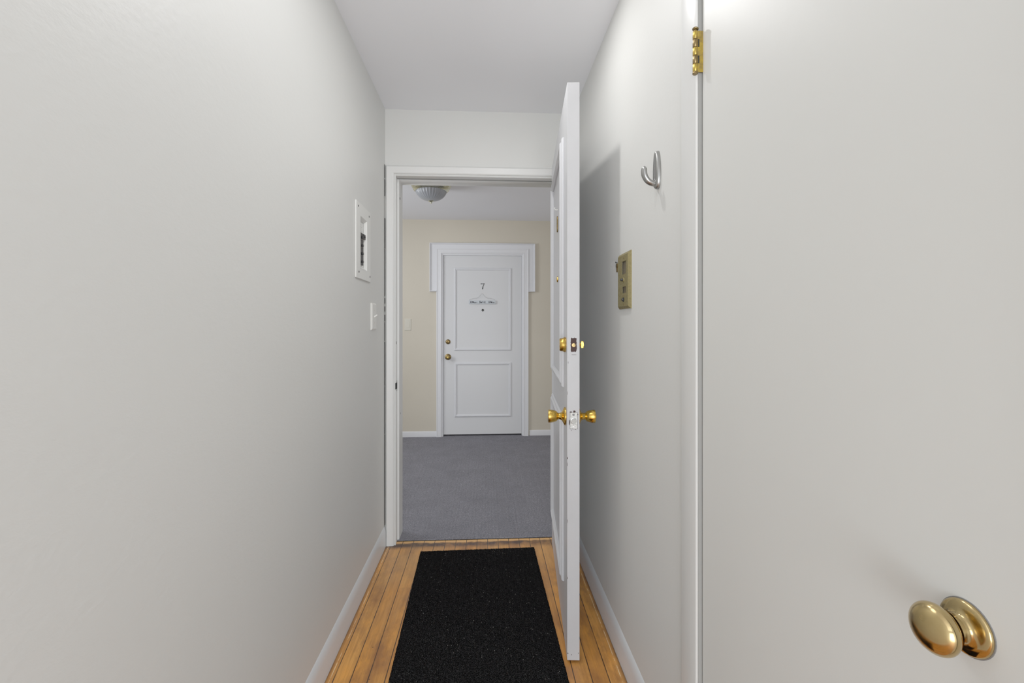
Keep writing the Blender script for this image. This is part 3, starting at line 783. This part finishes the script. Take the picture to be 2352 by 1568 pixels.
# --- coat hook
hk = tag(empty('coat_hook', (XR, 1.262, 1.568)), 'brushed nickel coat hook with oval back plate on the right wall', 'coat hook'); LH = hk.location.copy()
bm = bmesh.new()
rings = []
ZT, ZB_ = 1.674, 1.568
N = 40
for sc, h in ((1, -.001), (1, .005), (.93, .0085), (.80, .0110), (.55, .0122), (.25, .0125)):
    r_ = []
    for i in range(N):
        a = 2*PI*i/N; zc = (ZT+ZB_)/2; hz = (ZT-ZB_)/2
        z = math.sin(a)*hz
        wdt = .0185*(1-.20*(z/hz))
        r_.append(bm.verts.new((XR-h, 1.262+math.copysign(abs(math.cos(a))**.8, math.cos(a))*wdt*sc, zc+z*(1-(1-sc)*.35))))
    rings.append(r_)
for a, b in zip(rings, rings[1:]):
    for i in range(N): bm.faces.new([a[i], a[(i+1) % N], b[(i+1) % N], b[i]])
bm.faces.new(rings[-1]); bm.faces.new(rings[0])
mk('back_plate', sub(bm, LH), M['nickel'], hk, True, angle=50)
bm = bmesh.new()
pp = spline([(.473, 1.262, 1.581), (.462, 1.262, 1.5835), (.450, 1.262, 1.590), (.4415, 1.262, 1.602), (.4385, 1.262, 1.616), (.4400, 1.262, 1.631)], 6)
tube(bm, pp, [.0055+.0015*math.sin(PI*i/(len(pp)-1)*.9) if i < len(pp)-3 else .0065-.0016*(i-len(pp)+4) for i in range(len(pp))], 16, 1.25)
mk('hook_prong', sub(bm, LH), M['nickel'], hk, True, angle=60)
bm = bmesh.new(); lathe(bm, [(0, .0032), (.0012, .0028), (.0016, 0)], Vector((XR-.0123, 1.262, 1.594))-LH, (-1, 0, 0), 16); mk('screw', bm, M['nickel'], hk, True)

# --- rug
rg = empty('door_mat', (-.0335, 2.01, 0), math.radians(1.2))
tag(rg, 'long black ribbed mat lying on the wood floor before the doorway', 'mat')
bm = bmesh.new(); random.seed(11)
hw, y0r, y1r = .299, -1.30, .4375
pts = []
ns = 110
for i in range(ns): pts.append((-hw+2*hw*i/ns, y1r+random.uniform(-.0016, .0016)))
for i in range(200): pts.append((hw+random.uniform(-.0007, .0007), y1r-(y1r-y0r)*i/200))
for i in range(ns): pts.append((hw-2*hw*i/ns, y0r))
for i in range(200): pts.append((-hw+random.uniform(-.0007, .0007), y0r+(y1r-y0r)*i/200))
poly(bm, pts, lambda u, v, h: (u, v, h), .0003, .0065)
mk('pile', bm, M['rug'], rg)

# --- hallway ceiling light
cl = tag(empty('ceiling_light', (-.432, 3.68, HC)), 'unlit dome ceiling light with ribbed frosted glass in the outer hallway', 'ceiling light')
bm = bmesh.new(); lathe(bm, [(0, .162), (-.006, .163), (-.014, .157), (-.020, .157), (-.030, .148), (-.034, .150), (-.046, .141), (-.050, .142), (-.062, .130), (-.066, .122), (-.050, .118)], (0, 0, 0), (0, 0, 1), 72)
mk('metal_pan', bm, M['rimmetal'], cl, True, angle=35)
bm = bmesh.new(); prf = []
for i in range(15):
    a = PI/2*i/14; prf.append((-.054-.086*math.sin(a)**1.05, .121*math.cos(a) if i < 14 else 0))
lathe(bm, prf, (0, 0, 0), (0, 0, 1), 144, flute=(.022, 30))
mk('glass_bowl', bm, M['frost'], cl, True, angle=80)
bm = bmesh.new(); lathe(bm, [(-.134, .006), (-.136, .021), (-.140, .022), (-.146, .014), (-.149, .007), (-.152, .0075), (-.159, .006), (-.161, 0)], (0, 0, 0), (0, 0, 1), 32)
mk('finial', bm, M['rimmetal'], cl, True, angle=40)

# ------------------------------------------------------------------ lights
def area(name, loc_, rot, size, power, col=(1, 1, 1), shape='DISK', size_y=None):
    l = bpy.data.lights.new(name, 'AREA'); l.shape = shape; l.size = size; l.energy = power; l.color = col
    if size_y: l.size_y = size_y
    o = bpy.data.objects.new(name, l); C.objects.link(o); o.location = loc_; o.rotation_euler = rot; return o
area('ceiling_downlight', (.10, 1.58, ZC-.004), (0, 0, 0), .05, 4.0, (1, .99, .97))
area('hall_ceiling_fill', (-.17, .98, ZC-.004), (0, 0, 0), .55, 3.6, (.98, .985, 1))  # added fill disk under the ceiling, brightens the entry walls and floor
area('room_fill_light', (0, -2.8, .95), (PI/2+.40, 0, 0), 2.6, 132, (.90, .95, 1), 'RECTANGLE', 1.8)  # added fill behind the camera, tilted up to lift the ceiling; no window here
area('hallway_window_light', (-2.0, 3.3, 1.65), (0, -PI/2, .45), .7, 17, (.92, .96, 1), 'RECTANGLE', .8)
area('hallway_right_fill', (2.2, 3.8, 1.2), (0, PI/2, 0), 1.5, 5, (1, .97, .93), 'RECTANGLE', 1.6)  # added weak fill from the right end of the hallway
area('hallway_ceiling_fill', (-1.35, 3.5, HC-.004), (0, 0, 0), .5, 5, (.97, .98, 1))  # added overhead light, gives the far mouldings top-down shading
w = bpy.data.worlds.new('world'); S.world = w; w.use_nodes = True
w.node_tree.nodes['Background'].inputs[0].default_value = (.01, .01, .01, 1)

# ------------------------------------------------------------------ camera
cam = bpy.data.cameras.new('camera'); co = bpy.data.objects.new('camera', cam); C.objects.link(co)
cam.sensor_fit = 'HORIZONTAL'; cam.sensor_width = 36; cam.lens = 36*1062/2352
cam.shift_y = -38/2352; cam.clip_start = .02
co.location = (0, 0, 1.19); co.rotation_euler = (PI/2, 0, -math.radians(3.23))
S.camera = co
